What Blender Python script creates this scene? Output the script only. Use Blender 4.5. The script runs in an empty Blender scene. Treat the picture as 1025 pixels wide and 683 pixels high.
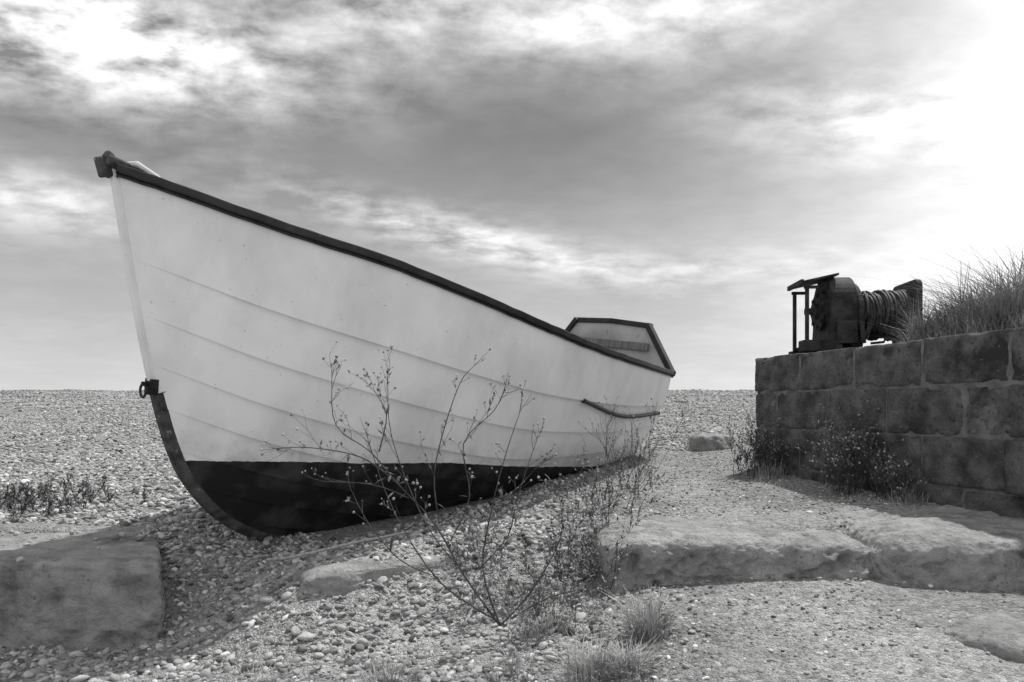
import bpy, math, random
import numpy as np
from mathutils import Vector, Matrix
random.seed(3); rng=np.random.default_rng(5)
scene=bpy.context.scene
R=math.radians
# ---------------------------------------------------------------- helpers
def link(o):
    scene.collection.objects.link(o); return o
def empty(name,loc=(0,0,0),rot=(0,0,0)):
    o=bpy.data.objects.new(name,None); o.location=loc; o.rotation_euler=rot; o.empty_display_size=.1
    return link(o)
class MB:
    def __init__(s): s.v=[];s.f=[];s.m=[]
    def add(s,v,f,m=0):
        b=len(s.v); s.v.extend([tuple(map(float,p)) for p in v]); s.f.extend([tuple(i+b for i in q) for q in f]); s.m.extend([m]*len(f))
    def box(s,c,d,m=0,rot=None):
        v=[]
        for z in(-1,1):
            for y in(-1,1):
                for x in(-1,1):
                    p=Vector((x*d[0]/2,y*d[1]/2,z*d[2]/2))
                    if rot is not None: p=rot@p
                    v.append(p+Vector(c))
        s.add(v,[(0,2,3,1),(4,5,7,6),(0,1,5,4),(2,6,7,3),(0,4,6,2),(1,3,7,5)],m)
    def tube(s,pts,r,n=5,m=0,cap=True):
        pts=[Vector(p) for p in pts]; k=len(pts)
        if not hasattr(r,'__len__'): r=[r]*k
        v=[];f=[]
        up=Vector((.3,.5,.81)).normalized()
        for i,p in enumerate(pts):
            t=(pts[min(i+1,k-1)]-pts[max(i-1,0)]).normalized()
            a=t.cross(up)
            if a.length<.1: a=t.cross(Vector((1,0,0)))
            a.normalize(); b=t.cross(a)
            for j in range(n):
                an=2*math.pi*j/n
                v.append(p+(a*math.cos(an)+b*math.sin(an))*r[i])
        for i in range(k-1):
            for j in range(n):
                j2=(j+1)%n
                f.append((i*n+j,i*n+j2,(i+1)*n+j2,(i+1)*n+j))
        if cap:
            f.append(tuple(range(n))); f.append(tuple((k-1)*n+j for j in reversed(range(n))))
        s.add(v,f,m)
    def cyl(s,c0,c1,r,n=28,m=0,r1=None):
        s.tube([c0,c1],[r,r if r1 is None else r1],n,m)
    def grid(s,P,m=0,flip=False):
        a=len(P);b=len(P[0]);f=[]
        for i in range(a-1):
            for j in range(b-1):
                q=(i*b+j,i*b+j+1,(i+1)*b+j+1,(i+1)*b+j)
                f.append(q[::-1] if flip else q)
        s.add([p for r_ in P for p in r_],f,m)
    def obj(s,name,mats,parent=None,smooth=False,bevel=0):
        me=bpy.data.meshes.new(name); me.from_pydata(s.v,[],s.f)
        for mt in mats: me.materials.append(mt)
        me.polygons.foreach_set('material_index',s.m)
        me.polygons.foreach_set('use_smooth',[smooth]*len(s.f))
        me.update()
        o=bpy.data.objects.new(name,me); link(o)
        if parent: o.parent=parent
        if bevel:
            b=o.modifiers.new('b','BEVEL'); b.width=bevel; b.segments=2; b.limit_method='ANGLE'
        return o
def curve_i(xs,ys):
    xs=np.array(xs,float);ys=np.array(ys,float)
    d=np.diff(ys)/np.diff(xs); m=np.zeros(len(xs)); m[0]=d[0];m[-1]=d[-1]
    for i in range(1,len(xs)-1):
        m[i]=0 if d[i-1]*d[i]<=0 else 2*d[i-1]*d[i]/(d[i-1]+d[i])
    def f(x):
        x=min(max(x,xs[0]),xs[-1]); i=min(int(np.searchsorted(xs,x,side='right'))-1,len(xs)-2)
        h=xs[i+1]-xs[i];t=(x-xs[i])/h
        return float((2*t**3-3*t*t+1)*ys[i]+(t**3-2*t*t+t)*h*m[i]+(-2*t**3+3*t*t)*ys[i+1]+(t**3-t*t)*h*m[i+1])
    return f
def hsh(i,j,k,seed):
    with np.errstate(over='ignore'):
        h=(i.astype(np.int64)*374761393+j.astype(np.int64)*668265263+k.astype(np.int64)*2147483647+seed*974634777)&0xffffffff
        h=((h^(h>>13))*1274126177)&0xffffffff
        h=((h^(h>>16))*2246822519)&0xffffffff
    return ((h>>8)&0xffff)/65535.
def vn(x,y,z=None,seed=1):
    x=np.asarray(x,float);y=np.asarray(y,float);z=np.zeros_like(x) if z is None else np.asarray(z,float)
    i=np.floor(x);j=np.floor(y);k=np.floor(z);fx=x-i;fy=y-j;fz=z-k
    fx=fx*fx*(3-2*fx);fy=fy*fy*(3-2*fy);fz=fz*fz*(3-2*fz)
    r=0
    for a in(0,1):
        for b in(0,1):
            for c in(0,1):
                r=r+hsh(i+a,j+b,k+c,seed)*(fx if a else 1-fx)*(fy if b else 1-fy)*(fz if c else 1-fz)
    return r*2-1
def fbm(x,y,z=None,o=4,seed=1):
    r=0;a=1.
    z=np.zeros_like(x) if z is None else z
    for q in range(o):
        r=r+a*vn(x*2**q,y*2**q,z*2**q,seed+q); a*=.5
    return r
# ---------------------------------------------------------------- materials
def mat(name,c0,c1,scale=8,detail=6,rough=.85,bump=.3,bscale=None,dist=.01,metal=0,spots=None,stretch=(1,1,1),contrast=(.35,.65),spec=.3):
    m=bpy.data.materials.new(name);m.use_nodes=True;nt=m.node_tree;N=nt.nodes;L=nt.links
    b=N['Principled BSDF'];b.inputs['Roughness'].default_value=rough;b.inputs['Metallic'].default_value=metal
    b.inputs['Specular IOR Level'].default_value=spec
    tc=N.new('ShaderNodeTexCoord');mp=N.new('ShaderNodeMapping');mp.inputs['Scale'].default_value=stretch
    L.new(tc.outputs['Object'],mp.inputs['Vector'])
    n=N.new('ShaderNodeTexNoise');n.inputs['Scale'].default_value=scale;n.inputs['Detail'].default_value=detail;n.inputs['Roughness'].default_value=.6
    L.new(mp.outputs[0],n.inputs['Vector'])
    r=N.new('ShaderNodeValToRGB');r.color_ramp.elements[0].position=contrast[0];r.color_ramp.elements[1].position=contrast[1]
    r.color_ramp.elements[0].color=(c0,c0,c0,1);r.color_ramp.elements[1].color=(c1,c1,c1,1)
    L.new(n.outputs['Fac'],r.inputs[0]);col=r.outputs[0]
    for sp_ in (spots if isinstance(spots,list) else ([spots] if spots else [])):
        n2=N.new('ShaderNodeTexNoise');n2.inputs['Scale'].default_value=sp_[0];n2.inputs['Detail'].default_value=9;n2.inputs['Roughness'].default_value=.68
        L.new(tc.outputs['Object'],n2.inputs['Vector'])
        r2=N.new('ShaderNodeValToRGB');r2.color_ramp.elements[0].position=sp_[1];r2.color_ramp.elements[1].position=sp_[1]+.10
        L.new(n2.outputs['Fac'],r2.inputs[0])
        mx=N.new('ShaderNodeMixRGB');mx.inputs[2].default_value=(sp_[2],)*3+(1,)
        L.new(r2.outputs[0],mx.inputs[0]);L.new(col,mx.inputs[1]);col=mx.outputs[0]
    L.new(col,b.inputs['Base Color'])
    if bump:
        nb=N.new('ShaderNodeTexNoise');nb.inputs['Scale'].default_value=bscale or scale*6;nb.inputs['Detail'].default_value=8;nb.inputs['Roughness'].default_value=.65
        L.new(tc.outputs['Object'],nb.inputs['Vector'])
        bp=N.new('ShaderNodeBump');bp.inputs['Strength'].default_value=bump;bp.inputs['Distance'].default_value=dist
        L.new(nb.outputs['Fac'],bp.inputs['Height']);L.new(bp.outputs[0],b.inputs['Normal'])
    return m
M_conc=mat('old_concrete',.26,.46,9,9,.95,1,55,.03,spots=[(60,.58,.12)])
M_slab=mat('slab_concrete',.28,.50,9,9,.95,1,55,.035,spots=[(2.6,.57,.18),(40,.60,.14),(90,.60,.5)])
M_rock=mat('weathered_concrete_lump',.28,.54,9,9,.95,1,40,.04,spots=[(7,.60,.16),(60,.58,.13),(95,.62,.55)])
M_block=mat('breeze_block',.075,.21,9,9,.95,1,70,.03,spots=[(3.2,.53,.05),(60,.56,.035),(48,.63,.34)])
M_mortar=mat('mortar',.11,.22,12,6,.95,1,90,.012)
M_rust=mat('rusty_iron',.012,.05,14,8,.75,.7,60,.008,metal=.2,spots=[(40,.62,.12)])
M_cable=mat('steel_cable',.03,.10,40,5,.6,.6,150,.003,metal=.4)
M_rail=mat('painted_gunwale',.010,.03,10,6,.5,.3,60,.003,spots=(30,.66,.2))
M_inner=mat('boat_interior_paint',.28,.45,4,6,.6,.2,40,.003,spots=(9,.6,.16))
M_wood=mat('weathered_thwart_wood',.10,.2,6,8,.7,.5,40,.004,stretch=(1,8,1))
M_stemw=mat('white_stem',.62,.78,6,6,.5,.2,60,.002,spots=(22,.64,.25))
M_keel=mat('worn_keel_band',.02,.09,20,7,.7,.6,70,.004,spots=(30,.58,.3))
M_stalk=mat('dry_stalk',.03,.09,20,3,.8,0)
M_bud=mat('seed_head',.10,.45,30,3,.9,0)
M_leaf=mat('weed_leaf',.05,.14,15,3,.7,0)
M_leafl=mat('weed_leaf_dusty',.10,.24,15,3,.7,0)
M_grass=mat('dry_grass',.18,.46,10,3,.8,0)
M_rope=mat('old_rope',.25,.45,60,4,.9,.6,200,.004)
def pebble_mat():
    m=bpy.data.materials.new('flint_pebble');m.use_nodes=True;nt=m.node_tree;N=nt.nodes;L=nt.links;b=N['Principled BSDF']
    oi=N.new('ShaderNodeObjectInfo');r=N.new('ShaderNodeValToRGB');e=r.color_ramp.elements
    e[0].position=0;e[0].color=(.07,.07,.07,1);e[1].position=1;e[1].color=(.70,.70,.70,1)
    for p,c in((.15,.19),(.5,.33),(.9,.46)):
        q=e.new(p);q.color=(c,c,c,1)
    L.new(oi.outputs['Random'],r.inputs[0])
    tc=N.new('ShaderNodeTexCoord');n=N.new('ShaderNodeTexNoise');n.inputs['Scale'].default_value=2.5;n.inputs['Detail'].default_value=5
    L.new(tc.outputs['Object'],n.inputs['Vector'])
    mr=N.new('ShaderNodeMapRange');mr.inputs['To Min'].default_value=.55;mr.inputs['To Max'].default_value=1.4
    L.new(n.outputs['Fac'],mr.inputs['Value'])
    mx=N.new('ShaderNodeVectorMath');mx.operation='SCALE';L.new(r.outputs[0],mx.inputs[0]);L.new(mr.outputs[0],mx.inputs['Scale'])
    L.new(mx.outputs[0],b.inputs['Base Color']);b.inputs['Roughness'].default_value=.75;b.inputs['Specular IOR Level'].default_value=.25
    return m
M_peb=pebble_mat()
def ground_mat():
    m=bpy.data.materials.new('shingle_ground');m.use_nodes=True;nt=m.node_tree;N=nt.nodes;L=nt.links;b=N['Principled BSDF']
    tc=N.new('ShaderNodeTexCoord')
    v=N.new('ShaderNodeTexVoronoi');v.inputs['Scale'].default_value=48;L.new(tc.outputs['Object'],v.inputs['Vector'])
    v2=N.new('ShaderNodeTexVoronoi');v2.inputs['Scale'].default_value=140;L.new(tc.outputs['Object'],v2.inputs['Vector'])
    bw=N.new('ShaderNodeSeparateColor');L.new(v.outputs['Color'],bw.inputs[0])
    bw2=N.new('ShaderNodeSeparateColor');L.new(v2.outputs['Color'],bw2.inputs[0])
    av=N.new('ShaderNodeMath');av.operation='ADD';L.new(bw.outputs[0],av.inputs[0]);L.new(bw2.outputs[0],av.inputs[1])
    mr=N.new('ShaderNodeMapRange');mr.inputs['From Max'].default_value=2;mr.inputs['To Min'].default_value=.16;mr.inputs['To Max'].default_value=.54
    L.new(av.outputs[0],mr.inputs[0])
    n=N.new('ShaderNodeTexNoise');n.inputs['Scale'].default_value=1.3;n.inputs['Detail'].default_value=8;L.new(tc.outputs['Object'],n.inputs['Vector'])
    m2=N.new('ShaderNodeMapRange');m2.inputs['From Min'].default_value=.3;m2.inputs['From Max'].default_value=.7;m2.inputs['To Min'].default_value=.65;m2.inputs['To Max'].default_value=1.15;L.new(n.outputs['Fac'],m2.inputs[0])
    mu=N.new('ShaderNodeMath');mu.operation='MULTIPLY';L.new(mr.outputs[0],mu.inputs[0]);L.new(m2.outputs[0],mu.inputs[1])
    L.new(mu.outputs[0],b.inputs['Base Color']);b.inputs['Roughness'].default_value=.95;b.inputs['Specular IOR Level'].default_value=.1
    ad=N.new('ShaderNodeMath');ad.operation='ADD';L.new(v.outputs['Distance'],ad.inputs[0]);L.new(v2.outputs['Distance'],ad.inputs[1])
    bp=N.new('ShaderNodeBump');bp.invert=True;bp.inputs['Strength'].default_value=.9;bp.inputs['Distance'].default_value=.012
    L.new(ad.outputs[0],bp.inputs['Height']);L.new(bp.outputs[0],b.inputs['Normal'])
    return m
M_ground=ground_mat()
def hull_mat():
    m=bpy.data.materials.new('hull_paint');m.use_nodes=True;nt=m.node_tree;N=nt.nodes;L=nt.links;b=N['Principled BSDF']
    tc=N.new('ShaderNodeTexCoord');sx=N.new('ShaderNodeSeparateXYZ');L.new(tc.outputs['Object'],sx.inputs[0])
    def Mt(op,a,c=None,cl=False):
        q=N.new('ShaderNodeMath');q.operation=op;q.use_clamp=cl
        for i,w in enumerate((a,c)):
            if w is None: continue
            if isinstance(w,(int,float)): q.inputs[i].default_value=w
            else: L.new(w,q.inputs[i])
        return q.outputs[0]
    ex=Mt('MAXIMUM',Mt('SUBTRACT',sx.outputs[0],1.5),0)
    thr=Mt('ADD',Mt('MULTIPLY',ex,-.075),-.20)
    nz=N.new('ShaderNodeTexNoise');nz.inputs['Scale'].default_value=25;nz.inputs['Detail'].default_value=5;L.new(tc.outputs['Object'],nz.inputs['Vector'])
    thr=Mt('ADD',thr,Mt('MULTIPLY',Mt('SUBTRACT',nz.outputs['Fac'],.5),.014))
    k=Mt('MULTIPLY',Mt('SUBTRACT',thr,sx.outputs[2]),400,True)
    mp=N.new('ShaderNodeMapping');mp.inputs['Scale'].default_value=(1.5,1.5,1);L.new(tc.outputs['Object'],mp.inputs[0])
    n1=N.new('ShaderNodeTexNoise');n1.inputs['Scale'].default_value=1.8;n1.inputs['Detail'].default_value=10;n1.inputs['Roughness'].default_value=.62;L.new(mp.outputs[0],n1.inputs[0])
    r=N.new('ShaderNodeValToRGB');r.color_ramp.elements[0].position=.32;r.color_ramp.elements[0].color=(.64,.64,.64,1);r.color_ramp.elements[1].position=.6;r.color_ramp.elements[1].color=(.84,.84,.84,1);L.new(n1.outputs['Fac'],r.inputs[0])
    n3=N.new('ShaderNodeTexNoise');n3.inputs['Scale'].default_value=70;n3.inputs['Detail'].default_value=4;L.new(tc.outputs['Object'],n3.inputs[0])
    r3=N.new('ShaderNodeValToRGB');r3.color_ramp.elements[0].position=.69;r3.color_ramp.elements[1].position=.76;L.new(n3.outputs['Fac'],r3.inputs[0])
    mx0=N.new('ShaderNodeMixRGB');mx0.inputs[2].default_value=(.35,.35,.35,1);L.new(r3.outputs[0],mx0.inputs[0]);L.new(r.outputs[0],mx0.inputs[1])
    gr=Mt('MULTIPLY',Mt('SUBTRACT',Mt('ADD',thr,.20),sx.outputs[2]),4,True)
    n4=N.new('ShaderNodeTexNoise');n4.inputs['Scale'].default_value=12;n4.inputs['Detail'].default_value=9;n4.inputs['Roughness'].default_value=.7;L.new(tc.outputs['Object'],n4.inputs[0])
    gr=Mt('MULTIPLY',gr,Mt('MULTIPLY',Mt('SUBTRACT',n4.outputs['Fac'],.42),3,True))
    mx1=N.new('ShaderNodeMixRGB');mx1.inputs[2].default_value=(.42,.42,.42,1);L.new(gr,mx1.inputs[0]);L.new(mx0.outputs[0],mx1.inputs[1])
    n2=N.new('ShaderNodeTexNoise');n2.inputs['Scale'].default_value=9;n2.inputs['Detail'].default_value=9;L.new(tc.outputs['Object'],n2.inputs[0])
    r2=N.new('ShaderNodeValToRGB');r2.color_ramp.elements[0].position=.45;r2.color_ramp.elements[0].color=(.008,.008,.008,1);r2.color_ramp.elements[1].position=.8;r2.color_ramp.elements[1].color=(.06,.06,.06,1);L.new(n2.outputs['Fac'],r2.inputs[0])
    mx=N.new('ShaderNodeMixRGB');L.new(k,mx.inputs[0]);L.new(mx1.outputs[0],mx.inputs[1]);L.new(r2.outputs[0],mx.inputs[2])
    L.new(mx.outputs[0],b.inputs['Base Color'])
    rr=Mt('ADD',Mt('MULTIPLY',k,.3),.42);L.new(rr,b.inputs['Roughness']);b.inputs['Specular IOR Level'].default_value=.35
    bp=N.new('ShaderNodeBump');bp.inputs['Strength'].default_value=.15;bp.inputs['Distance'].default_value=.004;L.new(n2.outputs['Fac'],bp.inputs['Height']);L.new(bp.outputs[0],b.inputs['Normal'])
    return m
M_hull=hull_mat()
# ---------------------------------------------------------------- terrain (eye level = z 0)
TH=R(55.6); ROLL=R(8); BO=Vector((-1.495,2.67,0)); BL=3.85
def boat_local(x,y):
    dx=x-BO.x;dy=y-BO.y;c,s=math.cos(TH),math.sin(TH)
    return dx*c+dy*s,-dx*s+dy*c
def sm(t): t=np.clip(t,0,1); return t*t*(3-2*t)
def terrain(x,y):
    x=np.asarray(x,float);y=np.asarray(y,float)
    rid=26+2.2*vn(x*.09,y*0,seed=9)
    yy=np.minimum(y,rid)
    U=-.53+.05*(yy-3)+.045*np.clip(x,0,2)
    U=U-.03*np.clip(y-rid,0,45)
    U=U+.05*fbm(x*.5,y*.5,o=3,seed=21)*sm((y-3.5)/3)+.012*fbm(x*2.3,y*2.3,o=3,seed=4)
    s,l=boat_local(x,y)
    U=U-.105*np.exp(-((s-.8)/.9)**2-((l+.12)/.42)**2)
    Lw=np.interp(x,[-3,-1,0,.5,1,3],[-.84,-.84,-.76,-.65,-.62,-.61])-np.interp(x,[-1,1],[.0,.09])*np.clip(2.7-y,0,3)+.012*fbm(x*2.1,y*2.1,o=3,seed=8)
    yc=np.interp(x,[-1.6,-1.4,-.75,.2,.45,3],[3.25,3.15,3.0,3.25,3.1,3.1])
    w=np.interp(x,[-1.6,-1.4,-.75,.2,.45,3],[.1,.55,.8,.6,.2,.2])
    s=sm((y-(yc-w))/w)
    return Lw+(U-Lw)*s
xs=np.concatenate([-4-np.geomspace(.1,150,60)[::-1],np.arange(-4,4.001,.04),4+np.geomspace(.1,150,60)])
ys=np.concatenate([np.arange(-3,1.2,.2),np.arange(1.2,6,.04),6+np.geomspace(.05,24,110)-.05,np.arange(31,60,1.5),np.geomspace(60,500,20)])
X,Y=np.meshgrid(xs,ys);Z=terrain(X,Y)
nx,ny=len(xs),len(ys)
me=bpy.data.meshes.new('shingle_beach_ground')
idx=np.arange(nx*ny).reshape(ny,nx)
q=np.stack([idx[:-1,:-1],idx[:-1,1:],idx[1:,1:],idx[1:,:-1]],-1).reshape(-1,4)
me.from_pydata(np.stack([X,Y,Z],-1).reshape(-1,3).tolist(),[],q.tolist())
me.polygons.foreach_set('use_smooth',[True]*len(q));me.materials.append(M_ground)
link(bpy.data.objects.new('shingle_beach_ground',me))
# ---------------------------------------------------------------- boat
boat=empty('clinker_rowing_boat',BO,(ROLL,0,TH))
fW=curve_i([0,.03,.1,.25,.5,.75,1],[.018,.11,.29,.55,.72,.69,.55])
fS=curve_i([0,.05,.1,.25,.5,.75,1],[.86,.815,.77,.675,.51,.415,.36])
KZ=-.655
fK=curve_i([0,.1,.5,1],[KZ,-.665,-.62,-.50])
fk=curve_i([0,.1,.3,.5,.8,1],[0,.22,.62,.82,.85,.80])
fst=curve_i([KZ,-.61,-.52,-.4,-.21,.11,.5,.86],[1.08,.86,.64,.475,.325,.20,.09,0])
def hp(u,t,off=0.):
    zs,zk,k,W=fS(u),fK(u),fk(u),fW(u)
    g=(1-k)*t+k*(1-math.cos(math.pi/2*t))
    yy=(1-k)*(t**1.12)+k*math.sin(math.pi/2*t)**.85
    z=zk+(zs-zk)*g
    z0=KZ+(.86-KZ)*g
    s=fst(z0)*(1-u)**2.2+BL*u+.05*u*g
    y=.016+(W-.016)*yy
    return Vector((s,y,z))
def hpn(u,t,off,side):
    p=hp(u,t)
    if off:
        a=hp(min(u+.01,1),t)-hp(max(u-.01,0),t); b=hp(u,min(t+.01,1))-hp(u,max(t-.01,0))
        n=a.cross(b)
        if n.y<0: n=-n
        n.normalize(); p=p+n*off
    return Vector((p.x,p.y*side,p.z))
us=[0,.008,.016,.025,.035,.045,.06]+list(np.linspace(.08,1,60))
tb=[0,.11,.22,.33,.44,.55,.67,.80,1.]
LAP=.019
hull=MB();inner=MB()
for side in(-1,1):
    for k in range(8):
        P=[]
        for t,o in zip(np.linspace(tb[k],tb[k+1],6),np.linspace(LAP,0,6)):
            P.append([hpn(u,t,o*min(1,u/.12)+.0005,side) for u in us])
        hull.grid(P,0,flip=(side>0))
        if k>0:
            P=[[hpn(u,tb[k],.0005,side) for u in us],[hpn(u,tb[k],LAP*min(1,u/.12)+.0005,side) for u in us]]
            hull.grid(P,0,flip=(side>0))
    P=[[hpn(u,t,-.02*min(1,u/.05),side) for u in us] for t in np.linspace(0,1,22)]
    inner.grid(P,0,flip=(side<0))
hull.obj('hull_planking',[M_hull],boat,True)
inner.obj('inner_skin',[M_inner],boat,True)
def sweep(mb,pts,w,h,m=0,side=1):
    V=[];k=len(pts);F=[]
    for i,p in enumerate(pts):
        t=pts[min(i+1,k-1)]-pts[max(i-1,0)]; n=Vector((t.y,-t.x,0)).normalized()
        if n.y*side<0: n=-n
        for a,b in((w[0],h[0]),(w[1],h[0]),(w[1],h[1]),(w[0],h[1])): V.append(p+n*a+Vector((0,0,b)))
    for i in range(k-1):
        for j in range(4):
            F.append((i*4+j,i*4+(j+1)%4,(i+1)*4+(j+1)%4,(i+1)*4+j))
    F+= [(0,1,2,3),tuple((k-1)*4+j for j in(3,2,1,0))]
    mb.add(V,F,m)
ra=MB()
for side in(-1,1):
    pts=[hpn(u,1,0,side) for u in us]
    pts=[p+Vector((0,random.uniform(-.001,.001),random.uniform(-.0015,.0015))) for p in pts]
    sweep(ra,pts,(-.035,.024),(-.018,.013),0,side)
    sweep(ra,pts,(.002,.013),(-.031,-.019),0,side)
ra.obj('gunwale_rail',[M_rail],boat,False,.005)
rs=MB()
ft=curve_i([0,.5,1],[.80,.745,.75])
pts=[]
for a in np.linspace(0,1,30):
    pts.append(hpn(.60+.385*a,ft(a),.020,-1))
rs.tube(pts,[.013]*30,8)
pts=[Vector((p.x,-p.y,p.z)) for p in pts];rs.tube(pts,[.013]*30,8)
rs.obj('rubbing_strake',[M_rail],boat,True)
# transom
tr=MB()
sec=[hpn(1,t,0,-1) for t in np.linspace(1,0,24)]+[hpn(1,t,0,1) for t in np.linspace(0,1,24)[1:]]
W1=fW(1);zt=fS(1)
A=.235; H=.335
top=[Vector((BL+.08,W1-A,zt+H)),Vector((BL+.08,0,zt+H+.015)),Vector((BL+.08,-(W1-A),zt+H))]
out=sec+top; n=len(out)
V=[p+Vector((.004,0,0)) for p in out]+[p+Vector((-.035,0,0)) for p in out]
F=[tuple(range(n)),tuple(reversed(range(n,2*n)))]+[(i,(i+1)%n,n+(i+1)%n,n+i) for i in range(n)]
tr.add(V,F,0); tr.obj('transom',[M_inner],boat)
tc_=MB()
rp=[sec[-1]]+top+[sec[0]]
for a,b in zip(rp[:-1],rp[1:]):
    d=b-a;L_=d.length;mid=(a+b)/2+Vector((-.015,0,0.0));ang=math.atan2(d.z,d.y)
    tc_.box(mid,(.075,L_+.03,.04),0,Matrix.Rotation(ang,3,'X'))
tc_.box((BL-.0,0,zt+.17),(.03,1.3*W1,.06),1)
tc_.obj('transom_cap_rail',[M_rail,M_wood],boat,False,.006)
th=MB()
def wz(u,z):
    for t in np.linspace(0,1,60):
        p=hp(u,t)
        if p.z>z: return p.y
    return fW(u)
for u,zz in((.33,.22),(.6,.08),(.86,.04)):
    w=min(wz(u-.04,zz),wz(u+.04,zz))-.035; th.box((BL*u+.05,0,zz),(.22,2*w,.03))
th.obj('thwarts',[M_wood],boat,False,.004)
# stem post
st=MB()
P=[]
for z in np.linspace(.87,KZ,60):
    s=fst(z); ds=(fst(z+.01)-fst(z-.01))/.02
    n=Vector((-1,0,ds)).normalized()
    P.append((Vector((s,0,z)),n))
def stem_piece(mb,a,b,w,o0,o1,m):
    V=[];F=[]
    for p,n in P[a:b]:
        V+= [p-n*o0+Vector((0,-w,0)),p+n*o1+Vector((0,-w*.55,0)),p+n*o1+Vector((0,w*.55,0)),p-n*o0+Vector((0,w,0))]
    k=b-a
    for i in range(k-1):
        for j in range(4): F.append((i*4+j,i*4+(j+1)%4,(i+1)*4+(j+1)%4,(i+1)*4+j))
    F+=[(0,1,2,3),tuple((k-1)*4+j for j in(3,2,1,0))]
    mb.add(V,F,m)
stem_piece(st,0,32,.022,.02,.02,0); stem_piece(st,31,60,.026,.02,.022,1)
kp=[Vector((fst(KZ)*(1-u)**2.2+BL*u,0,fK(u))) for u in np.linspace(0,1,30)]
sweep(st,kp,(-.025,.025),(-.035,.01),1,1)
st.obj('stem_and_keel',[M_stemw,M_keel],boat,False,.004)
bh=MB()
bh.box((.0,0,.872),(.085,.06,.04),0,Matrix.Rotation(R(10),3,'Y'))
bh.box((-.035,.01,.855),(.035,.05,.07),0,Matrix.Rotation(R(-20),3,'Y'))
bh.box((-.03,-.01,.893),(.03,.03,.03),0,Matrix.Rotation(R(30),3,'Y'))
bh.box((.085,-.02,.870),(.10,.09,.02),1,Matrix.Rotation(R(20),3,'Y'))
bh.obj('stem_head',[M_keel,M_stemw],boat,False,.008)
rb=MB();c=Vector((fst(.10)-.03,0,.10))
rb.tube([c+Vector((-.012,math.cos(a)*.020,math.sin(a)*.026-.025)) for a in np.linspace(0,2*math.pi,20)],.005,7)
rb.cyl(c+Vector((.06,0,0)),c+Vector((-.018,0,0)),.009,10)
rb.box(c+Vector((.02,0,-.01)),(.03,.045,.06))
rb.obj('ring_bolt',[M_rust],boat,True)
ro=MB()
rp=[(-.98,2.96),(-.88,2.93),(-.75,2.95),(-.62,3.0),(-.5,3.08),(-.42,3.18)]
rp=[Vector((p[0],p[1],float(terrain(p[0],p[1]))+.025)) for p in rp]
pp=[]
for i in range(len(rp)-1):
    for a in np.linspace(0,1,8,endpoint=False): pp.append(rp[i].lerp(rp[i+1],a))
ro.tube(pp,.006,7);ro.obj('mooring_rope',[M_rope],None,True)
# ---------------------------------------------------------------- block wall + winch platform
wall=empty('concrete_block_wall',(1.57,4.75,.334),(0,0,math.atan2(-.966,.26)))
random.seed(11)
vs=[];fs=[]
def rblock(c,d,rot,seed):
    nx_,ny_,nz_=36,5,18
    pts={};fl=[]
    def vid(i,j,k):
        key=(i,j,k)
        if key not in pts: pts[key]=len(pts)
        return pts[key]
    for i in range(nx_):
        for k in range(nz_):
            fl.append((vid(i,0,k),vid(i+1,0,k),vid(i+1,0,k+1),vid(i,0,k+1)))
    for i in range(nx_):
        for j in range(ny_):
            fl.append((vid(i,j,nz_),vid(i+1,j,nz_),vid(i+1,j+1,nz_),vid(i,j+1,nz_)))
            fl.append((vid(i,j,0),vid(i,j+1,0),vid(i+1,j+1,0),vid(i+1,j,0)))
    for j in range(ny_):
        for k in range(nz_):
            fl.append((vid(0,j,k),vid(0,j,k+1),vid(0,j+1,k+1),vid(0,j+1,k)))
            fl.append((vid(nx_,j,k),vid(nx_,j+1,k),vid(nx_,j+1,k+1),vid(nx_,j,k+1)))
    K=np.array(list(pts.keys()),float)
    q=K/np.array([nx_,ny_,nz_])*2-1
    h=np.array(d)/2
    co=q*h
    r=.010
    inn=np.clip(co,-(h-r),(h-r)); dd=co-inn; ln=np.linalg.norm(dd,axis=1,keepdims=True); ln[ln==0]=1
    co=inn+dd/ln*np.minimum(np.linalg.norm(dd,axis=1,keepdims=True),r)
    wx=co+np.array(c)
    nz=fbm(wx[:,0]*14+seed,wx[:,1]*14,wx[:,2]*14,4,seed)
    nf=fbm(wx[:,0]*50+seed,wx[:,1]*50,wx[:,2]*50,2,seed+3)
    edge=np.clip((np.abs(q[:,0])>.92)*1.+(np.abs(q[:,2])>.85)*1.,0,1)
    co[:,1]+=(-.004*nz-.003*nf)*(q[:,1]<-.5)+edge*(q[:,1]<-.9)*np.clip(nz,0,1)*.014
    co[:,2]-=edge*np.clip(nz-.2,0,1)*.010*np.sign(q[:,2])
    rm=np.array(rot)
    co=co@rm.T+np.array(c)
    b=len(vs);vs.extend(co.tolist());fs.extend([tuple(i+b for i in f) for f in fl])
for c in range(5):
    z1=-c*.228; off=0 if c%2==0 else -.22
    x=off
    while x<3.6:
        l=.44; x0=max(x,0); x1=x+l
        if x1-x0>.06:
            j=random.uniform(-.006,.006)
            pro=-.03 if (c in(1,2) and x>1.75) else 0
            rblock(((x0+x1)/2,.05+j+pro,z1-.109+random.uniform(-.003,.003)),(x1-x0-.001,.13,.219),Matrix.Rotation(random.uniform(-.012,.012),3,'Z')@Matrix.Rotation(random.uniform(-.008,.008),3,'X'),random.randint(0,900))
        x+=l+.010
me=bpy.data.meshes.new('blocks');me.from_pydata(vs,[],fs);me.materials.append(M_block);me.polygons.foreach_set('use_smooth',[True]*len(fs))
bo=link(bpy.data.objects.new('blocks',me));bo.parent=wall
co=MB();co.box((1.83,.895,-.55),(3.62,1.80,1.07));co.obj('mortar_core',[M_mortar],wall)
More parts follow.
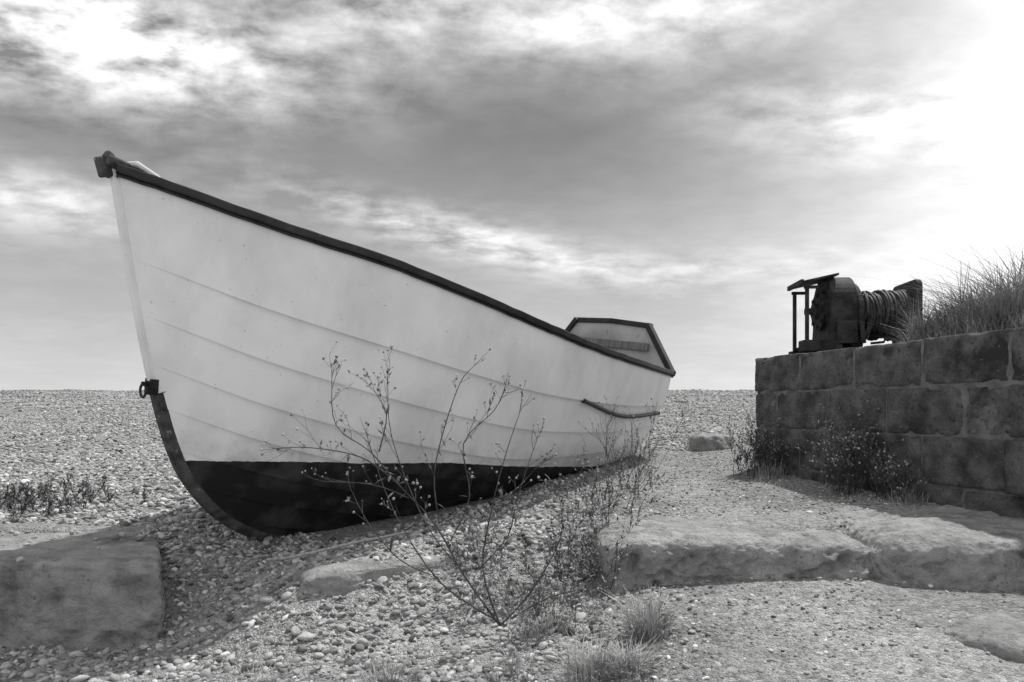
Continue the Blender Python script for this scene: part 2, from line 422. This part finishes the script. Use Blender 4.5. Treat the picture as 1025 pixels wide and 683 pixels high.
# winch
wn=empty('boat_winch',(2.0,4.70,.336),(0,0,R(-4)));wn.scale=(.95,.95,.97)
fr=MB()
for y in(-.16,.16): fr.box((.28,y,.025),(.95,.06,.05))
for x in(-.12,.12,.5,.68): fr.box((x,0,.062),(.07,.42,.024))
fr.box((-.1,-.17,.06),(.24,.12,.07))
fr.obj('base_frame',[M_rust],wn,False,.004)
gh=MB()
def archplate(mb,x0,x1,w,h,z0,n=18):
    pr=[(-w*1.15,z0),(w*1.15,z0),(w,z0+.12)]+[(w*math.cos(a),h-w+w*math.sin(a)) for a in np.linspace(0,math.pi,n)]+[(-w,z0+.12)]
    k=len(pr);V=[(x0,a,b) for a,b in pr]+[(x1,a,b) for a,b in pr]
    mb.add(V,[tuple(range(k))[::-1],tuple(range(k,2*k))]+[(i,(i+1)%k,k+(i+1)%k,k+i) for i in range(k)])
archplate(gh,-.03,.13,.19,.52,.07)
archplate(gh,.13,.16,.22,.48,.07)
gh.cyl((-.06,0,.30),(-.03,0,.30),.125,30);gh.cyl((-.09,0,.30),(-.06,0,.30),.05,20);gh.cyl((-.14,0,.30),(-.09,0,.30),.022,14)
gh.cyl((-.06,-.05,.45),(-.03,-.05,.45),.045,18)
for a in range(8): gh.cyl((-.072,.1*math.cos(a*.785),.30+.1*math.sin(a*.785)),(-.06,.1*math.cos(a*.785),.30+.1*math.sin(a*.785)),.012,8)
gh.box((.05,-.19,.14),(.12,.10,.14))
gh.obj('gear_housing',[M_rust],wn,False,.006)
gd=MB()
gd.box((-.09,0,.495),(.24,.30,.014),0,Matrix.Rotation(R(-12),3,'Y'))
for y in(-.13,.13): gd.box((-.17,y,.25),(.022,.022,.4)); gd.box((-.14,y,.44),(.10,.015,.02))
gd.box((-.205,-.0,.473),(.02,.30,.03))
gd.obj('guard_table',[M_rust],wn,False,.002)
dr=MB();dr.cyl((.15,0,.27),(.55,0,.27),.10,28,0)
for i in range(17):
    x=.175+.3*i/16; r=.122+.030*(i/16)+random.uniform(-.004,.006)
    pts=[(x+random.uniform(-.0015,.0015)+.018*a/6.28,r*math.cos(a),.27+r*math.sin(a)) for a in np.linspace(0,2*math.pi,26)]
    dr.tube(pts,.0098,6,1)
for i in range(8):
    x=.20+.036*i; r=.146+.012*i/8+random.uniform(0,.010)
    pts=[(x+.03*math.sin(a+i*1.7),r*math.cos(a),.27+r*math.sin(a)) for a in np.linspace(0,2*math.pi,26)]
    dr.tube(pts,.0088,6,1)
dr.tube([(.3,-.13,.22),(.33,-.16,.14),(.29,-.19,.08),(.2,-.22,.07)],.008,6,1)
dr.obj('cable_drum',[M_rust,M_cable],wn,True)
ef=MB()
k=[];w=.185
for (cy,cz) in((w-.05,.43),(-(w-.05),.43),(-(w-.02),.06),(w-.02,.06)):
    rr=.05 if cz>.2 else .02
    a0={(1,1):0,(-1,1):90,(-1,-1):180,(1,-1):270}[(1 if cy>0 else -1,1 if cz>.2 else -1)]
    for a in range(0,91,15): k.append((cy+rr*math.cos(R(a0+a)),cz+rr*math.sin(R(a0+a))))
m_=len(k);V=[(.50+.0,a,b) for a,b in k]+[(.535,a,b) for a,b in k]
ef.add(V,[tuple(range(m_))[::-1],tuple(range(m_,2*m_))]+[(i,(i+1)%m_,m_+(i+1)%m_,m_+i) for i in range(m_)])
ef.cyl((.487,0,.27),(.50,0,.27),.175,30);ef.cyl((.535,0,.27),(.58,0,.27),.05,16)
ef.obj('end_plate',[M_rust],wn,False,.004)
ex=MB();ex.tube([(.02+.0,-.2+.03*math.cos(a),.16+.03*math.sin(a)) for a in np.linspace(0,6.28,16)],.008,6)
ex.tube([(.17,-.21,.1),(.2,-.22,.2),(.19,-.2,.24)],.014,8)
ex.obj('hook_and_lever',[M_rust],wn,True)
# ---------------------------------------------------------------- rocks / slabs
import bmesh
def lump(name,c,d,p=4,amp=.03,fr=4,seed=1,mt=None,rz=0,sub=6,rough=.012,shear=0,pit=1.3,tilt=0):
    bm=bmesh.new();bmesh.ops.create_cube(bm,size=2)
    bmesh.ops.subdivide_edges(bm,edges=bm.edges[:],cuts={6:44,7:110,5:22}[sub],use_grid_fill=True)
    co=np.array([v.co[:] for v in bm.verts])
    sp_=co/np.linalg.norm(co,axis=1)[:,None]
    nrm=(np.abs(sp_)**p).sum(1)**(1/p);u=sp_/nrm[:,None]
    co=u*np.array(d)/2
    g=np.sign(u)*np.abs(u)**(p-1)/np.array(d);g/=np.linalg.norm(g,axis=1)[:,None]
    x,y,z=(co+np.array(c)).T
    dis=amp*fbm(x*fr,y*fr,z*fr,4,seed)+rough*fbm(x*26,y*26,z*26,3,seed+9)
    top_=np.clip(g[:,2],0,1)
    dis=dis*(1-.5*top_)-rough*pit*3*np.clip(fbm(x*11,y*11,z*11,3,seed+5)-.3,0,1)*(1-.8*top_)
    co=co+g*dis[:,None]
    co[:,0]+=shear*co[:,1]*np.clip(co[:,0]/d[0]*2,0,1)
    for v,cc in zip(bm.verts,co): v.co=cc
    me=bpy.data.meshes.new(name);bm.to_mesh(me);bm.free()
    me.polygons.foreach_set('use_smooth',[True]*len(me.polygons));me.materials.append(mt or M_rock)
    o=bpy.data.objects.new(name,me);o.location=c;o.rotation_euler=(0,tilt,rz);return link(o)
lump('concrete_slab',(-2.32,2.98,-.765),(1.80,.74,.46),30,.012,3,3,M_slab,0,7,.009,shear=-.5,pit=1.8)
lump('concrete_kerb',(-.14,3.08,-.69),(1.50,.22,.22),7,.020,4,5,M_conc,R(30),6,.010)
lump('concrete_boulder',(.87,3.03,-.665),(1.06,.64,.38),7,.035,2.6,7,M_rock,R(-2),7,.013,tilt=R(1),pit=2)
lump('concrete_boulder',(2.06,2.93,-.655),(1.36,.84,.45),7,.035,2.6,12,M_rock,R(-10),7,.013,tilt=R(-1),pit=2)
lump('concrete_boulder',(1.45,2.14,-.70),(.34,.3,.16),3.5,.02,5,15,M_rock,R(20),6)
lump('concrete_boulder',(1.62,6.0,-.29),(.30,.22,.18),7,.012,5,17,M_conc,R(15),5)
# ---------------------------------------------------------------- pebbles
pc=bpy.data.collections.new('pebble_shapes')
for i in range(7):
    bm=bmesh.new();bmesh.ops.create_icosphere(bm,subdivisions=2,radius=1)
    for v in bm.verts:
        n_=float(vn(v.co.x*1.1+i*9,v.co.y*1.1,v.co.z*1.1,i+2)); n2_=float(vn(v.co.x*2.3+i*5,v.co.y*2.3,v.co.z*2.3,i+12))
        v.co=Vector((v.co.x,v.co.y*(.62+.05*i),v.co.z*(.42+.05*(i%4))))*(1+.36*n_+.16*n2_)
    me=bpy.data.meshes.new('pebble');bm.to_mesh(me);bm.free();me.polygons.foreach_set('use_smooth',[True]*len(me.polygons));me.materials.append(M_peb)
    pc.objects.link(bpy.data.objects.new('pebble_shape_%d'%i,me))
allp=[];allr=[]
def band(n,y0,y1,rmin,rmax,power=2.2,xm=.8,xa=1.2):
    y=np.sqrt(rng.uniform(y0**2,y1**2,n));x=rng.uniform(-1,1,n)*(xm*y+xa)
    r=rmin+(rmax-rmin)*rng.random(n)**power
    fine=sm((x-.0)/.9)*(y<6)
    r=r*(1-.55*fine)
    patch=sm((fbm(x*1.1,y*1.1,o=3,seed=33)+.1)/.6)*fine
    keep=rng.random(n)>.2*fine+.5*patch
    s,l=boat_local(x,y)
    keep&=~((s>1.0)&(s<BL)&(np.abs(l-.05)<.42*np.clip(s/1.8,0,1)))
    keep&=~((x<-1.50-.5*(y-2.98))&(y>2.62)&(y<3.34)&(rng.random(n)>.03))
    dx=x-1.57;dy=y-4.75;a=dx*.26-dy*.966;b=dx*.966+dy*.26
    keep&=~((a>-.01)&(b>0)&(a<3.6)&(b<1.8))
    keep&=~((x>.40)&(x<1.34)&(y>2.76)&(y<3.3))&~((x>1.46)&(x<2.6)&(y>2.62)&(y<3.3))
    x,y,r=x[keep],y[keep],r[keep]
    z=terrain(x,y)+r*rng.uniform(-.3,.5,len(r))
    on=(x<-1.52)&(y>2.62)&(y<3.34); z[on]=-.535+r[on]*.3
    allp.append(np.stack([x,y,z],1));allr.append(r)
band(120000,1.5,6.2,.0045,.018)
band(2000,1.5,6,.018,.029,1.5)
band(85000,6.2,13,.009,.021)
band(55000,13,29,.015,.036)
P_=np.concatenate(allp);r_=np.concatenate(allr);n=len(r_)
me=bpy.data.meshes.new('shingle_pebbles');me.vertices.add(n);me.vertices.foreach_set('co',P_.ravel())
a=me.attributes.new('rot','FLOAT_VECTOR','POINT');rot=np.stack([rng.normal(0,.4,n),rng.normal(0,.4,n),rng.uniform(0,6.28,n)],1);a.data.foreach_set('vector',rot.ravel())
a=me.attributes.new('scl','FLOAT','POINT');a.data.foreach_set('value',r_)
a=me.attributes.new('idx','INT','POINT');a.data.foreach_set('value',rng.integers(0,7,n).astype(np.int32))
po=link(bpy.data.objects.new('shingle_pebbles',me))
ng=bpy.data.node_groups.new('pebble_scatter','GeometryNodeTree')
ng.interface.new_socket('Geometry',in_out='INPUT',socket_type='NodeSocketGeometry');ng.interface.new_socket('Geometry',in_out='OUTPUT',socket_type='NodeSocketGeometry')
N=ng.nodes;gi=N.new('NodeGroupInput');go=N.new('NodeGroupOutput');ip=N.new('GeometryNodeInstanceOnPoints');ci=N.new('GeometryNodeCollectionInfo')
ci.inputs['Collection'].default_value=pc;ci.inputs['Separate Children'].default_value=True;ci.inputs['Reset Children'].default_value=True
def na(t,nm):
    q=N.new('GeometryNodeInputNamedAttribute');q.data_type=t;q.inputs['Name'].default_value=nm;return [o for o in q.outputs if o.enabled and o.name=='Attribute'][0]
Lk=ng.links;Lk.new(gi.outputs[0],ip.inputs['Points']);Lk.new(ci.outputs[0],ip.inputs['Instance']);ip.inputs['Pick Instance'].default_value=True
Lk.new(na('INT','idx'),ip.inputs['Instance Index']);Lk.new(na('FLOAT_VECTOR','rot'),ip.inputs['Rotation']);Lk.new(na('FLOAT','scl'),ip.inputs['Scale'])
Lk.new(ip.outputs[0],go.inputs[0])
md=po.modifiers.new('scatter','NODES');md.node_group=ng
# ---------------------------------------------------------------- plants
def blade(mb,b,d,h,w,bend,m=0,seg=4):
    b=Vector(b);side=Vector((-d.y,d.x,0)).normalized();V=[];F=[]
    for i in range(seg+1):
        t=i/seg;p=b+Vector((0,0,1))*(h*(t-.25*bend*t*t))+d*(h*bend*t*t)
        ww=w*(1-t)**.7+.0003;V+=[p-side*ww,p+side*ww]
    for i in range(seg): F.append((2*i,2*i+1,2*i+3,2*i+2))
    mb.add(V,F,m)
def tuft(mb,c,n,h,sp,w=.0016,m=0,bend=(.1,.9),zf=None):
    for _ in range(n):
        a=random.uniform(0,6.283);rr=sp*random.random()**.7
        x=c[0]+rr*math.cos(a);y=c[1]+rr*math.sin(a);z=(float(terrain(x,y)) if zf is None else zf)
        a2=a+random.uniform(-.8,.8)
        blade(mb,(x,y,z-.01),Vector((math.cos(a2),math.sin(a2),0)),h*random.uniform(.4,1.1),w*random.uniform(.6,1.3),random.uniform(*bend),m)
def leaf(mb,p,d,l,w,m):
    d=d.normalized();s=d.cross(Vector((0,0,1)))
    if s.length<.05:s=Vector((1,0,0))
    s.normalize();u=s.cross(d)
    mid=p+d*l*.45+u*l*.08
    mb.add([p,mid+s*w-u*w*.3,p+d*l,mid-s*w-u*w*.3,mid],[(0,1,4),(1,2,4),(2,3,4),(3,0,4)],m)
ico=[(0,0,1),(.89,0,.45),(.28,.85,.45),(-.72,.53,.45),(-.72,-.53,.45),(.28,-.85,.45),(.72,.53,-.45),(-.28,.85,-.45),(-.89,0,-.45),(-.28,-.85,-.45),(.72,-.53,-.45),(0,0,-1)]
icf=[(0,1,2),(0,2,3),(0,3,4),(0,4,5),(0,5,1),(1,6,2),(2,7,3),(3,8,4),(4,9,5),(5,10,1),(6,7,2),(7,8,3),(8,9,4),(9,10,5),(10,6,1),(11,7,6),(11,8,7),(11,9,8),(11,10,9),(11,6,10)]
def bud(mb,p,r,m): mb.add([Vector(q)*r+p for q in ico],icf,m)
def rv(s=1): return Vector((random.uniform(-s,s),random.uniform(-s,s),random.uniform(-s,s)))
def twig(mb,p,d,l,r,depth,leafy=.3,m=0,mbud=1,ml=2):
    pts=[p];k=4;dd=d.normalized()
    for i in range(k):
        dd=(dd+rv(.16)+Vector((0,0,.05))).normalized();pts.append(pts[-1]+dd*l/k)
    mb.tube(pts,[r*(1-.12*i) for i in range(k+1)],4,m,False)
    if depth==0 or random.random()<.25:
        bud(mb,pts[-1],random.uniform(.0025,.006),mbud)
    if depth>0:
        for i in range(random.randint(2,3)):
            q=pts[random.randint(1,k)];twig(mb,q,dd+rv(.75)+Vector((0,0,.2)),l*random.uniform(.4,.75),r*.65,depth-1,leafy,m,mbud,ml)
    for q in pts[1:]:
        if random.random()<leafy: leaf(mb,q,dd+rv(.9),random.uniform(.012,.03),.004,ml)
def smoothpts(P,n=4):
    out=[]
    for i in range(len(P)-1):
        p0=P[max(i-1,0)];p1=P[i];p2=P[i+1];p3=P[min(i+2,len(P)-1)]
        for a in range(n):
            t=a/n;out.append(.5*((2*p1)+(p2-p0)*t+(2*p0-5*p1+4*p2-p3)*t*t+(3*p1-p0-3*p2+p3)*t**3))
    out.append(P[-1]);return out
random.seed(21)
pl=MB();B=Vector((-.04,2.45,-.715))
stems=[[(0,0),(-.12,.17),(-.21,.34),(-.33,.48),(-.41,.58),(-.52,.67),(-.53,.80)],
[(-.33,.48),(-.45,.56),(-.6,.60),(-.72,.59)],
[(-.21,.34),(-.22,.5),(-.19,.66),(-.13,.8),(-.09,.86)],
[(0,0),(-.06,.2),(-.03,.4),(.02,.58),(.06,.71)],
[(-.12,.17),(-.25,.33),(-.36,.62),(-.38,.82)],
[(-.03,.4),(.05,.45),(.14,.53)],
[(0,0),(.1,.12),(.2,.3),(.19,.42)],
[(.02,.0),(-.2,.15),(-.36,.38),(-.44,.60)],
[(-.16,.28),(-.1,.42),(-.12,.6),(-.02,.72),(.01,.78)],
[(-.41,.58),(-.38,.7),(-.42,.78)],[(.04,.02),(.16,.1),(.33,.14)],[(-.3,.42),(-.42,.47),(-.58,.48)],
[(-.2,.15),(-.33,.22),(-.45,.34),(-.5,.45)],[(-.06,.2),(.03,.3),(.06,.42),(.12,.62)]]
for si,s in enumerate(stems):
    yj=random.uniform(-.12,.10)
    pts=[B+Vector((x,yj*z*1.3,z))+ (rv(.008) if z>0 else Vector()) for x,z in s]
    sp=smoothpts(pts);n_=len(sp)
    r0=.0036 if s[0][1]<.1 else .0025
    pl.tube(sp,[r0-(r0-.0011)*i/(n_-1) for i in range(n_)],5,0,False)
    for i in range(int(n_*.25),n_):
        if random.random()<.7:
            d=(sp[i]-sp[i-1]).normalized();twig(pl,sp[i],d+rv(.8),random.uniform(.03,.10),.0010,random.choice([0,1,1]),.12)
    for i in range(2,int(n_*.6)):
        if random.random()<.7: leaf(pl,sp[i],rv(1)+Vector((0,0,.2)),random.uniform(.02,.05),.006,2)
    twig(pl,sp[-1],(sp[-1]-sp[-2]),.06,.0011,1,.05)
pl.obj('flowering_weed',[M_stalk,M_bud,M_leaf])
def weed(name,c,h,n,lean=.35,leafy=.6,sp=.08,zoff=0,mats=None,r=.002,zf=None):
    mb=MB()
    for _ in range(n):
        x=c[0]+random.gauss(0,sp);y=c[1]+random.gauss(0,sp)
        z=float(terrain(x,y)) if zf is None else zf
        d=Vector((random.gauss(0,lean),random.gauss(0,lean),1))
        twig(mb,Vector((x,y,z)),d,h*random.uniform(.4,1),r,2,leafy)
    return mb.obj(name,mats or [M_stalk,M_bud,M_leaf])
LL=[M_leafl,M_bud,M_leafl]
weed('leafy_weed',(.05,2.62),.18,18,.5,.9,.12,mats=LL,r=.0013)
weed('leafy_weed',(.25,2.78),.22,18,.45,.9,.09,r=.0014)
weed('leafy_weed',(-.1,2.85),.18,10,.5,.8,.12,mats=LL,r=.0014)
weed('leafy_weed',(.36,3.1),.2,13,.5,.9,.08,r=.0014)
weed('leafy_weed',(.68,4.05),.38,16,.35,.4,.10)
weed('leafy_weed',(.45,3.5),.22,12,.4,.6,.10,r=.0015)
weed('leafy_weed',(1.5,4.45),.22,44,.5,1,.07)
weed('leafy_weed',(1.72,3.75),.30,40,.35,1,.06)
weed('leafy_weed',(1.80,3.52),.22,24,.5,1,.06)
weed('leafy_weed',(-2.42,3.75),.10,60,.9,1,.16)
gt=MB()
tuft(gt,(.42,2.27),360,.15,.06,.0014,0,(.1,1.3));tuft(gt,(.22,2.08),320,.12,.07,.0014,0,(.1,1.4));tuft(gt,(.33,2.05),200,.10,.06,.0014,0,(.2,1.4))
tuft(gt,(-.36,2.2),160,.07,.09);tuft(gt,(-.75,2.2),120,.05,.1);tuft(gt,(.1,2.5),160,.10,.1)
tuft(gt,(1.85,3.45),160,.10,.12);tuft(gt,(1.5,4.35),120,.14,.12);tuft(gt,(-.02,2.75),100,.1,.1);tuft(gt,(.0,2.2),90,.08,.1)
tuft(gt,(.38,2.9),150,.13,.07)
gt.obj('grass_tufts',[M_grass])
gm=MB();random.seed(5)
cx,cy=2.98,3.95
for _ in range(14000):
    a0=random.uniform(0,6.283);rr=random.random()**.55
    x=cx+.80*rr*math.cos(a0);y=cy+.75*rr*math.sin(a0)
    dx=x-1.57;dy=y-4.75;b=dx*.966+dy*.26
    if b<.10: continue
    lum=.5+.5*float(vn(x*8,y*8,seed=3))
    hh=(.12+.40*math.sqrt(max(0,1-rr*rr)))*(.4+.9*lum)
    a=random.gauss(6.283*float(vn(x*4,y*4,seed=8)),1.2)
    blade(gm,(x,y,.325),Vector((math.cos(a),math.sin(a),0)),hh*random.uniform(.55,1.2),.0034,random.uniform(.1,1.5),0)
gm.obj('long_grass_clump',[M_grass])
# ---------------------------------------------------------------- world
SAZ,SEL=R(47),R(63)
w=bpy.data.worlds.new('World');scene.world=w;w.use_nodes=True;nt=w.node_tree;N=nt.nodes;L=nt.links;N.clear()
out=N.new('ShaderNodeOutputWorld');bg=N.new('ShaderNodeBackground');L.new(bg.outputs[0],out.inputs[0]);bg.inputs[1].default_value=.1
sk=N.new('ShaderNodeTexSky');sk.sky_type='NISHITA';sk.sun_disc=False;sk.sun_elevation=SEL;sk.sun_rotation=SAZ
bw=N.new('ShaderNodeRGBToBW');L.new(sk.outputs[0],bw.inputs[0])
def Mt(op,a,b=None,c=None,cl=False):
    q=N.new('ShaderNodeMath');q.operation=op;q.use_clamp=cl
    for i,v in enumerate((a,b,c)):
        if v is None: continue
        if isinstance(v,(int,float)): q.inputs[i].default_value=v
        else: L.new(v,q.inputs[i])
    return q.outputs[0]
tc=N.new('ShaderNodeTexCoord');sp=N.new('ShaderNodeSeparateXYZ');L.new(tc.outputs['Generated'],sp.inputs[0])
x,y,z=sp.outputs
az=Mt('MULTIPLY',Mt('ARCTAN2',x,y),57.3);el=Mt('MULTIPLY',Mt('ARCSINE',z),57.3)
zz=Mt('ADD',Mt('MAXIMUM',z,0),.18)
cb=N.new('ShaderNodeCombineXYZ');L.new(Mt('DIVIDE',x,zz),cb.inputs[0]);L.new(Mt('DIVIDE',y,zz),cb.inputs[1])
def noise(scale,detail,rough,dist,sc=(1,1,1),rot=0,loc=(0,0,0)):
    mp=N.new('ShaderNodeMapping');mp.inputs['Scale'].default_value=sc;mp.inputs['Rotation'].default_value=(0,0,rot);mp.inputs['Location'].default_value=loc
    L.new(cb.outputs[0],mp.inputs[0]);n=N.new('ShaderNodeTexNoise');n.inputs['Scale'].default_value=scale;n.inputs['Detail'].default_value=detail;n.inputs['Roughness'].default_value=rough;n.inputs['Distortion'].default_value=dist
    L.new(mp.outputs[0],n.inputs[0]);return n.outputs['Fac']
n1=noise(1.3,4,.5,.1,(1,1,1),.5,(3.3,1.2,0))
n2=noise(6.5,6,.58,.1,(1,1.25,1),-.3)
def G(a0,e0,sa,se,amp,slope=0):
    da=Mt('SUBTRACT',az,a0);e=Mt('SUBTRACT',el,e0)
    if slope: e=Mt('SUBTRACT',e,Mt('MULTIPLY',da,slope))
    q=Mt('ADD',Mt('POWER',Mt('DIVIDE',Mt('ABSOLUTE',da),sa),2.),Mt('POWER',Mt('DIVIDE',Mt('ABSOLUTE',e),se),2.))
    return Mt('MULTIPLY',Mt('EXPONENT',Mt('MULTIPLY',q,-1)),amp)
def add(*a):
    r=a[0]
    for b in a[1:]: r=Mt('ADD',r,b)
    return r
banks=add(G(-31,23.8,15,3.6,2.6,.02),G(-4,13.2,13,1.6,1.2,-.20),G(9,28,14,3.0,1.5,.0),G(26,19.5,10,2.6,.9,-.15),G(-34,13.5,9,1.9,.9),G(17,10.5,9,1.2,.4),G(-10,29,8,3,1.1))
k1=Mt('MULTIPLY',Mt('SUBTRACT',add(Mt('MULTIPLY',n1,.3),Mt('MULTIPLY',n2,.7)),.37),4.0,None,True)
nn=add(Mt('MULTIPLY',n1,.65),Mt('MULTIPLY',n2,.35))
c=Mt('MULTIPLY',banks,k1)
gen=Mt('MULTIPLY',Mt('SUBTRACT',nn,.42),.5,None,True)
glow=add(G(46,26,19,20,1.6),G(36,8,18,9,.5))
hz=Mt('MULTIPLY',Mt('EXPONENT',Mt('MULTIPLY',Mt('ABSOLUTE',el),-.080)),.88)
dark=add(G(-30,17.8,10,1.6,.5),G(6,19.5,15,4,.4,-.1))
back_fill=Mt('MULTIPLY',Mt('SUBTRACT',Mt('ABSOLUTE',az),55),.03,None,True)  # unseen bright sky added behind the camera to lighten the hull
over=Mt('MULTIPLY',Mt('SUBTRACT',el,36),.05,None,True)  # added brightness high overhead, out of frame, raising the ambient light
mask=Mt('MINIMUM',add(c,gen,hz),1.3)
base=Mt('MULTIPLY',bw.outputs[0],.26)
v=Mt('ADD',Mt('MULTIPLY',base,Mt('MAXIMUM',Mt('SUBTRACT',1,mask),0)),Mt('MULTIPLY',mask,7.0))
v=Mt('ADD',v,1.0)
v=Mt('MULTIPLY',v,Mt('SUBTRACT',1,Mt('MULTIPLY',dark,.55)))
v=Mt('ADD',v,Mt('MULTIPLY',glow,Mt('ADD',Mt('MULTIPLY',nn,8),3)))
v=Mt('ADD',v,Mt('MULTIPLY',Mt('MAXIMUM',back_fill,over),Mt('ADD',Mt('MULTIPLY',nn,6),2)))
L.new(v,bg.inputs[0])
# sun
sd=bpy.data.lights.new('sun','SUN');sd.energy=4.0;sd.angle=R(1.2);sd.color=(1,.99,.975)
so=link(bpy.data.objects.new('sun',sd))
dirv=Vector((math.sin(SAZ)*math.cos(SEL),math.cos(SAZ)*math.cos(SEL),math.sin(SEL)))
so.rotation_euler=dirv.to_track_quat('Z','Y').to_euler();so.location=dirv*20
# camera
cd=bpy.data.cameras.new('camera');cd.lens=26;cd.sensor_width=36;cd.shift_y=.0674;cd.clip_end=2000;cd.clip_start=.05
cam=link(bpy.data.objects.new('camera',cd));cam.location=(0,0,0);cam.rotation_euler=(R(90),0,0);scene.camera=cam
scene.view_settings.view_transform='Standard'
